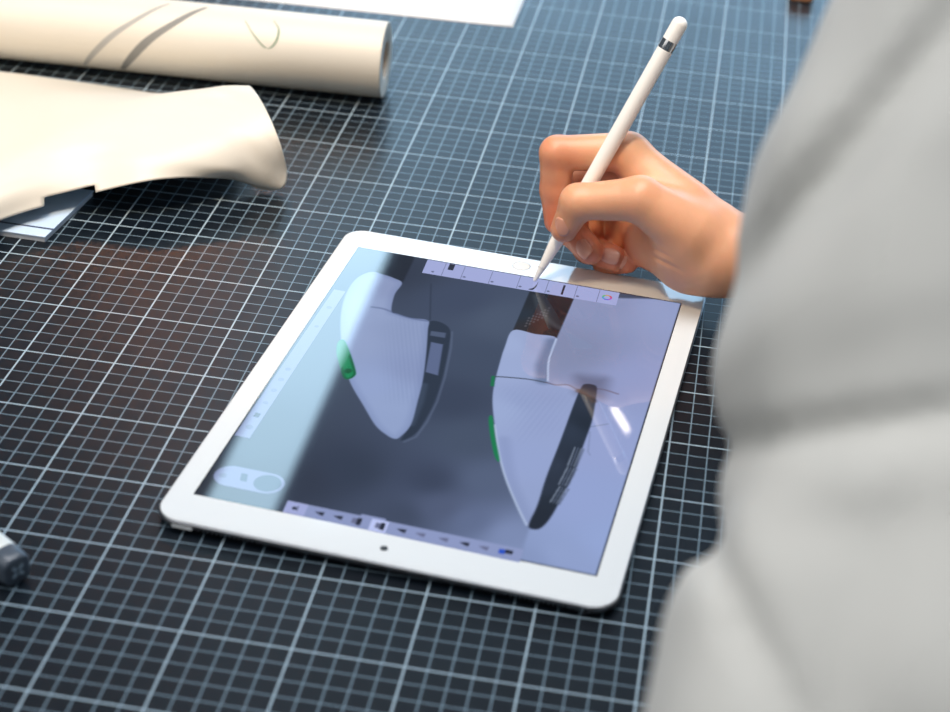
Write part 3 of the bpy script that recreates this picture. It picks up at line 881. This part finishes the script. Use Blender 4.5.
def hand_sdf(P):
    d = chain(P, [palm[0][0], palm[1][0], palm[2][0], wrist], [1.1, 1.75, 1.95, 1.9], 0.8)
    d = smin(d, capsule(P, mid_j[0], wrist, 1.15, 1.9), 0.8)
    d = smin(d, capsule(P, ring_j[0], heel, 1.1, 1.75), 0.8)
    d = smin(d, capsule(P, pink_j[0], heel, 1.05, 1.7), 0.8)
    d = smin(d, capsule(P, heel, np.array((32.044, 24.722, 3.346)), 1.65, 1.75), 1.0)
    d = smin(d, capsule(P, wrist, elbow, 2.15, 4.0), 1.2)
    d = smin(d, capsule(P, np.array((29.331, 23.836, 4.203)), np.array((30.989, 23.717, 3.857)), 1.75, 1.9), 1.0)
    # index metacarpal ridge
    d = smin(d, capsule(P, index_j[0], np.array((30.727, 24.900, 5.415)), 0.95, 1.2), 0.9)
    # web between thumb and index, ball of the thumb, edge of the hand
    d = smin(d, capsule(P, np.array((26.437, 26.515, 6.986)), np.array((28.935, 25.331, 5.719)), 1.05, 1.6), 0.9)
    d = smin(d, capsule(P, np.array((27.949, 25.192, 5.324)), np.array((30.432, 24.449, 4.760)), 1.3, 1.7), 0.9)
    d = smin(d, capsule(P, np.array((27.226, 26.106, 2.769)), heel, 1.35, 1.6), 0.9)
    d = smin(d, capsule(P, np.array((25.521, 28.386, 2.215)), np.array((27.570, 27.396, 2.482)), 1.3, 1.5), 0.6)
    d = smin(d, capsule(P, np.array((26.498, 27.657, 3.876)), np.array((27.879, 26.553, 2.966)), 1.4, 1.5), 0.8)
    for a_, b_ in (((628,228),(662,246)), ((632,237),(668,256)), ((640,250),(672,266)), ((640,222),(675,236))):
        d = d + hand_crease(P, a_, b_)
    fi = chain(P, index_j, index_r, 0.25)
    fm = chain(P, mid_j, mid_r, 0.25)
    fr = chain(P, ring_j, ring_r, 0.25)
    fp = chain(P, pink_j, pink_r, 0.25)
    th = chain(P, thumb_j, thumb_r, 0.35)
    d = smin(d, fi, 0.55)
    d = smin(d, th, 0.7)
    g = smin(smin(fm, fr, 0.12), fp, 0.12)
    d = smin(d, g, 0.18)
    return d
lo = np.array((18.5, 18.5, -0.3)); hi = np.array((39.6, 34.0, 11.5))
hv, hf = surface(hand_sdf, lo, hi, 0.085)

sh_l = np.array((56.0, -10.0, 44.0)); el_l = np.array((37.605, -20.799, 21.842)); wr_l = np.array((29.5, -41.5, 3.0))
AL = A3((58, -9, 45), (43.521, -6.715, 34.505), (39.743, -12.230, 30.301), (38.125, -15.650, 27.087), (37.707, -18.921, 23.863), (38.724, -20.538, 22.592), (38.137, -22.422, 21.230), (38.657, -25.729, 19.453), (38.472, -28.941, 17.974), (34.0, -38.5, 7))
AR = [7.5, 6.6, 6.7, 6.6, 6.75, 6.2, 6.2, 6.4, 6.3, 4.3]
def body_sdf(P):
    d = capsule(P, (37.0, 24.2, 4.3), elbow, 2.6, 3.8)
    d = smin(d, capsule(P, elbow, (59, 24, 38), 4.0, 5.2), 2)
    d = smin(d, ellipsoid(P, (63, 6, 18), (10, 16, 32)), 4)
    d = smin(d, capsule(P, (60, 22, 39), (60, -9, 40), 5, 5), 5)
    d = smin(d, capsule(P, (60, 6, 42), (56, 6, 56), 5.4, 5.0), 4)
    d = smin(d, chain(P, AL + [wr_l], [r_ - 2.0 for r_ in AR[:-1]] + [2.7, 2.45], 1.0), 1.0)
    # left hand resting on the table edge
    d = smin(d, capsule(P, wr_l, (26.5, -45.5, 2.2), 2.4, 2.1), 1.2)
    d = smin(d, capsule(P, (28, -44, 2.2), (23.5, -45.2, 2.0), 1.7, 1.2), 1.0)
    for (a, b, c) in (((24, -43.5, 2.1), (20.5, -42.2, 2.0), (18.2, -41.7, .95)), ((23.6, -44.8, 2.1), (19.6, -44.2, 2.2), (16.9, -44.0, .95)), ((23.8, -46.2, 2.0), (19.9, -46.4, 2.1), (17.4, -46.4, .95)), ((24.3, -47.5, 1.9), (21.2, -48.2, 1.9), (19.3, -48.5, .9))):
        d = smin(d, chain(P, [np.array(a, float), np.array(b, float), np.array(c, float)], [0.95, 0.8, 0.62], 0.2), 0.35)
    d = smin(d, chain(P, A3((27.5, -43.2, 2.2), (25.4, -40.6, 2.0), (23.2, -39.2, 1.0)), [1.2, 0.95, 0.7], 0.3), 0.6)
    # head, looking down at the tablet
    d = smin(d, ellipsoid(P, (54, 6, 67), (9.8, 7.6, 10.6)), 2)
    d = smin(d, ellipsoid(P, (50, 6, 60.5), (6.2, 5.4, 5.4)), 2.5)
    d = smin(d, capsule(P, (45.2, 6, 67), (42.2, 6, 62.5), 0.7, 1.15), 0.8)
    d = smin(d, capsule(P, (45.2, 3.2, 68.2), (45.2, 8.8, 68.2), 0.9, 0.9), 0.9)
    d = smin(d, ellipsoid(P, (44.4, 6, 59.6), (0.9, 2.4, 0.9)), 0.5)
    d = np.maximum(d, -ellipsoid(P, (44.2, 6, 59.6), (1.2, 2.2, 0.15)))
    for sy in (-1, 1):
        d = smin(d, ellipsoid(P, (45.6, 6 + sy * 3.1, 66.2), (1.3, 1.5, 1.0)), 0.3)
        d = smin(d, ellipsoid(P, (55, 6 + sy * 7.7, 65.5), (1.8, 0.7, 3.0)), 0.4)
    return d
bv, bf = surface(body_sdf, (14, -50, -16), (76, 34, 80), 0.55)
# the finely meshed right hand carries on into the forearm of the body, inside the sleeve
keep = hv[:, 0] < 39.0
hf = hf[keep[hf].all(axis=1)]
def skin_paint(V):
    base = np.tile(lin((224, 166, 130)), (len(V), 1))
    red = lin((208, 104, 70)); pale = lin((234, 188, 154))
    def near(p, r):
        return np.exp(-(np.linalg.norm(V - np.asarray(p), axis=1) / r) ** 2)
    m = np.zeros(len(V))
    for p, r, a in ((index_j[3], 1.9, 0.9), (index_j[2], 1.5, 0.6), (index_j[1], 1.6, 0.45), (thumb_j[3], 1.1, 0.5), (mid_j[3], 1.5, 0.8), (mid_j[2], 1.5, 0.8), (ring_j[3], 1.5, 0.85), (ring_j[2], 1.5, 0.85), (pink_j[3], 1.5, 0.85), (pink_j[2], 1.4, 0.85)):
        m = np.maximum(m, a * near(p, r))
    base = base * (1 - m[:, None]) + red * m[:, None]
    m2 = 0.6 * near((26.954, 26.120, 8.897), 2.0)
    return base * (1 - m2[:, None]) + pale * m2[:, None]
V_ = np.concatenate([hv, bv]); F_ = np.concatenate([hf, bf + len(hv)])
body = mesh_obj('body', rel((per_o[0], per_o[1], 0), V_), F_, M['skin'], per, colors=skin_paint(V_))
body.location = (0, 0, 75 * S)
def child_w(name, V, F, m, parent, label=None, **kw):
    o = mesh_obj(name, rel((per_o[0], per_o[1], 0), V), F, m, parent, label=label, **kw)
    if parent is per:
        o.location = (0, 0, 75 * S)
    return o

# nails on the fingers that show them
def nail(center, nrm, along, w, l, name='fingernail'):
    n = np.asarray(nrm, float); n /= np.linalg.norm(n)
    a = np.asarray(along, float); a = a - n * (a @ n); a /= np.linalg.norm(a)
    s = np.cross(n, a)
    V, Fq = [], []
    nu, nv = 12, 10
    for i in range(nu + 1):
        for j in range(nv + 1):
            x = -1 + 2 * i / nu; y = -1 + 2 * j / nv
            # square to super-ellipse outline
            r = max(abs(x), abs(y)) / ((abs(x) ** 3.2 + abs(y) ** 3.2) ** (1 / 3.2) + 1e-9)
            X, Y = x * r, y * r
            V.append(center + s * w / 2 * X + a * l / 2 * Y - n * (0.22 * w * X * X + 0.06 * l * Y * Y))
    for i in range(nu):
        for j in range(nv):
            k = i * (nv + 1) + j
            Fq.append((k, k + nv + 1, k + nv + 2, k + 1))
    o = child_w(name, np.array(V), Fq, M['nail'], body)
    md = o.modifiers.new('thickness', 'SOLIDIFY'); md.thickness = 0.0004; md.offset = 0
    return o
def project_out(p, direction, sdf, start=0.0):
    """walk from inside the finger along a direction to the skin"""
    p = np.asarray(p, float); u = np.asarray(direction, float); u /= np.linalg.norm(u)
    for t in np.arange(start, 2.2, 0.01):
        if sdf((p + u * t)[None])[0] > 0.0:
            return p + u * t
    return p + u
camp = np.array([29.5396, -66.6247, 51.7634])

def hs(P): return hand_sdf(P)
for c, dirn, al, w_, l_ in (
    ((23.535, 25.245, 2.547), np.array((23.470, 21.510, 4.181)) - np.array((23.527, 25.276, 2.597)), np.array((24.039, 25.172, 2.325)) - np.array((23.131, 25.399, 2.876)), 0.95, 1.25),
    ((25.131, 25.826, 2.004), np.array((25.164, 21.490, 3.796)) - np.array((25.131, 25.826, 2.004)), np.array((25.710, 25.262, 2.121)) - np.array((24.619, 25.269, 2.359)), 0.9, 1.15),
    ((25.954, 25.709, 1.647), np.array((25.962, 22.150, 3.168)) - np.array((25.954, 25.709, 1.647)), np.array((26.438, 25.257, 1.962)) - np.array((25.510, 25.102, 1.908)), 0.75, 0.9),
    ((22.336, 23.488, 4.539), np.array((22.174, 21.184, 5.823)) - np.array((22.336, 23.488, 4.539)), np.array((22.326, 23.301, 4.243)) - np.array((22.440, 23.516, 5.317)), 0.95, 1.1),
):
    p_ = project_out(c, dirn, hs)
    e_ = 0.03
    g_ = np.array([hs((p_ + e_ * q)[None])[0] - hs((p_ - e_ * q)[None])[0] for q in np.eye(3)])
    g_ /= np.linalg.norm(g_)
    nail(p_ + g_ * 0.03, g_, al, w_, l_)
# ---- shirt
def plane_groove(P, a, b, amp, w, c0_=None, rad=None):
    n = np.cross(np.asarray(a) - camp, np.asarray(b) - camp); n /= np.linalg.norm(n)
    g = amp * np.exp(-(((P - camp) @ n) / w) ** 2)
    if c0_ is not None:
        g = g * np.exp(-(np.linalg.norm(P - np.asarray(c0_), axis=-1) / rad) ** 2)
    return g
def shirt_sdf(P):
    d = ellipsoid(P, (63, 6, 14), (12.5, 18.5, 36))
    d = smin(d, capsule(P, (60, 24, 39), (60, -10, 40), 6.6, 6.6), 6)
    d = smin(d, capsule(P, (60, 6, 44), (58.5, 6, 48), 7.0, 6.2), 3)
    # right sleeve
    r = chain(P, A3((59, 24, 38), elbow, (38.2, 24.3, 4.4), (37.6, 24.2, 4.4)), [6.8, 5.2, 3.3, 3.3], 2.0)
    d = smin(d, r, 2.5)
    # left sleeve, nearest to the viewer
    l = chain(P, AL, AR, 1.3)
    l = smin(l, chain(P, A3((34.583, -28.207, 19.195), (34.637, -30.909, 17.722)), [4.35, 4.5], 1), 0.9)
    l = l + plane_groove(P, (31.615, -24.606, 23.649), (37.497, -23.179, 24.694), 0.45, 0.5, (33.260, -25.954, 24.945), 9)
    l = l + plane_groove(P, (36.022, -17.585, 33.899), (31.849, -21.631, 28.332), 1.0, 0.8, (33.935, -19.608, 31.116), 8)
    l = l - plane_groove(P, (31.834, -25.437, 22.283), (37.712, -23.995, 23.352), 0.25, 0.9, (33.445, -26.653, 23.794), 9)
    l = l + plane_groove(P, (31.377, -26.243, 21.095), (34.181, -28.268, 17.291), 0.5, 0.5, (32.057, -29.277, 21.799), 6)
    l = l + plane_groove(P, (36.510, -24.957, 22.072), (35.296, -28.081, 17.356), 0.3, 0.8, (35.536, -29.760, 22.198), 6)
    l = l + 0.10 * np.sin(P[..., 0] * 0.9 + P[..., 2] * 0.7) * np.sin(P[..., 1] * 0.8 - P[..., 2] * 0.5)
    d = smin(d, l, 1.2)
    d = np.maximum(d, -22 - P[..., 2])
    # neck opening
    d = np.maximum(d, P[..., 2] - 49.5 - (P[..., 0] - 58) * 0.25)
    return d + 0.06 * np.sin(P[..., 0] * 0.8 + P[..., 1] * 0.5) * np.sin(P[..., 2] * 0.45 + P[..., 1] * 0.3)
sv, sf = surface(shirt_sdf, (22, -48, -24), (80, 36, 54), 0.42)
shirt = child_w('shirt', sv, sf, M['shirt'], per, label='light grey long sleeved shirt')
def hair_sdf(P):
    d = ellipsoid(P, (56, 6, 69), (10.2, 8.4, 10.6))
    d = np.maximum(d, 46.5 + (72 - P[..., 2]) * 0.62 - P[..., 0])
    return d + 0.18 * np.sin(P[..., 1] * 3.1) * np.sin(P[..., 0] * 1.3 + P[..., 2])
v, f = surface(hair_sdf, (42, -6, 54), (70, 18, 82), 0.5)
child_w('hair', v, f, M['hair'], per, label='short brown hair')
def trouser_sdf(P):
    d = ellipsoid(P, (64, 6, -16), (12, 17, 11))
    for sy in (-1, 1):
        y = 6 + sy * 9
        d = smin(d, chain(P, A3((64, y, -18), (24, y + sy * 3, -19), (30, y + sy * 3, -64)), [8, 6.4, 5.2], 2), 2)
    return np.maximum(d, -66 - P[..., 2])
v, f = surface(trouser_sdf, (12, -26, -68), (80, 38, -3), 0.7)
v = v + np.array((10.0, 0, 0)) * 0
child_w('trousers', v, f, M['trouser'], per, label='dark trousers')
for sy in (-1, 1):
    y = 6 + sy * 12
    def shoe_sdf(P):
        d = smin(ellipsoid(P, (27, y, -71.6), (11, 4.6, 3.6)), capsule(P, (31, y, -70), (30, y, -64), 4.4, 4.6), 2)
        return np.maximum(d, -74.9 - P[..., 2])
    v, f = surface(shoe_sdf, (14, y - 7, -76), (40, y + 7, -58), 0.5)
    child_w('shoe', v, f, M['shoe'], per)

# ------------------------------------------------------------------ stool
so = (66, 6, -75)
stl = empty('stool', so, 'round wooden stool under the person in the grey shirt', 'stool')
v, f = lathe((0, 0, 44.5), (0, 0, 1), [(0, 15), (0.4, 16), (2.6, 16), (3, 15.4)], 48)
mesh_obj('seat', v, f, M['wood'], stl, smooth=False)
for k in range(4):
    t = PI / 4 + k * PI / 2
    v, f = lathe((17 * math.cos(t), 17 * math.sin(t), 0), (-6 * math.cos(t), -6 * math.sin(t), 44.6), [(0, 1.3), (45.4, 1.5)], 16)
    mesh_obj('leg', v, f, M['steel'], stl, smooth=False)

# ------------------------------------------------------------------ linear lamps: the long one of the room, a short one added for a streak
def linear_lamp(x0, x1, y0, y1, z, rgb, strength, label, ang=0.0, hm='lamp_frame', rim=.8, cr=.25):
    o = empty('ceiling_light', ((x0 + x1) / 2, (y0 + y1) / 2, z), label, 'ceiling light', rz=ang)
    w, l = (x1 - x0), (y1 - y0)
    v, f = box_vf((-w / 2 - rim, -l / 2 - rim, 0.3), (w / 2 + rim, l / 2 + rim, 5 * rim + .6)); mesh_obj('housing', v, f, M[hm], o, smooth=False)
    v, f = box_vf((-w / 2, -l / 2, 0), (w / 2, l / 2, 0.32)); mesh_obj('diffuser', v, f, emis('lamp_glow', rgb, strength), o, smooth=False)
    for sy in (-1, 1):
        v, f = lathe((0, sy * l * 0.4, 5 * rim), (0, 0, 1), [(0, cr), (60, cr)], 8); mesh_obj('cord', v, f, M['dark'], o, smooth=False)
linear_lamp(-73, -57, 235, 480, 200, (190, 224, 244), 10.0, 'long linear lamp hanging above the far left of the table')
linear_lamp(24.42, 24.58, 105.2, 110.2, 65, (255, 240, 225), 45.0, 'short bright lamp added to put a streak on the tablet glass', 0.446, 'dark', 0.1, 0.015)  # added lamp, there only for the bright streak mirrored in the tablet glass

pl_ = empty('pendant_lamp', (-58, 187, 100), 'warm round pendant lamp hanging beyond the left of the table', 'pendant lamp')
v, f = lathe((0, 0, -6), (0, 0, 1), [(6 - 6 * math.cos(t), 6 * math.sin(t) + 0.02) for t in np.linspace(0, PI * 0.86, 16)], 32); mesh_obj('bulb', v, f, emis('warm_bulb', (255, 150, 60), 34.0), pl_)
v, f = lathe((0, 0, 5.0), (0, 0, 1), [(0, 3.2), (1.0, 3.2), (3.5, 1.2), (3.6, 0.2), (95, 0.2)], 24); mesh_obj('socket', v, f, M['dark'], pl_)

def area(name, loc, target, sx, sy, rgb, power):
    l = bpy.data.lights.new(name, 'AREA')
    l.shape = 'RECTANGLE'; l.size = sx; l.size_y = sy
    l.color = rgb; l.energy = power
    o = bpy.data.objects.new(name, l); C.objects.link(o)
    o.location = wpt(loc)
    d = wpt(target) - wpt(loc)
    o.rotation_euler = d.to_track_quat('-Z', 'Y').to_euler()
    return o
area('window_light', (150, 430, 130), (20, 20, 0), 6.0, 1.3, (0.42, 0.71, 1.0), WIN)
def spot(name, loc, target, deg, blend, rgb, power, size):
    l = bpy.data.lights.new(name, 'SPOT')
    l.spot_size = math.radians(deg); l.spot_blend = blend
    l.color = rgb; l.energy = power; l.shadow_soft_size = size
    o = bpy.data.objects.new(name, l); C.objects.link(o)
    o.location = wpt(loc)
    d = wpt(target) - wpt(loc)
    o.rotation_euler = d.to_track_quat('-Z', 'Y').to_euler()
    return o
spot('warm_spot', (-20, -50, 180), (5, 60, 0), 28.5, 0.16, (1.0, 0.74, 0.47), WARM, 0.14)
area('room_light', (10, 30, 230), (15, 20, 0), 1.6, 1.2, (0.97, 0.98, 1.0), ROOM)

area('fill_light', (-110, -130, 170), (25, 5, 10), 2.0, 1.6, (1.0, 0.97, 0.93), 17)
w = bpy.data.worlds.new('World'); bpy.context.scene.world = w
w.use_nodes = True
bg = w.node_tree.nodes['Background']
bg.inputs['Color'].default_value = (0.62, 0.76, 0.9, 1)
bg.inputs['Strength'].default_value = AMB

# ------------------------------------------------------------------ camera
cam = bpy.data.cameras.new('Camera')
cam.sensor_width = 36.0
cam.lens = 1766.123 / 950 * 36.0
cam.clip_start = 0.01; cam.clip_end = 100
cam.dof.use_dof = True
cam.dof.focus_distance = 1.0
cam.dof.aperture_fstop = cam.lens / 9.0
co = bpy.data.objects.new('Camera', cam); C.objects.link(co)
R = Matrix([[0.984615, 0.165012, 0.057482], [-0.135663, 0.514564, 0.846652], [0.110129, -0.841424, 0.529034]])
mw = R.transposed().to_4x4()
mw.translation = wpt([29.5396, -66.6247, 51.7634])
co.matrix_world = mw
bpy.context.scene.camera = co
vs = bpy.context.scene.view_settings
vs.view_transform = 'Standard'
vs.look = 'None'
vs.exposure = EXPO
vs.gamma = 1.0
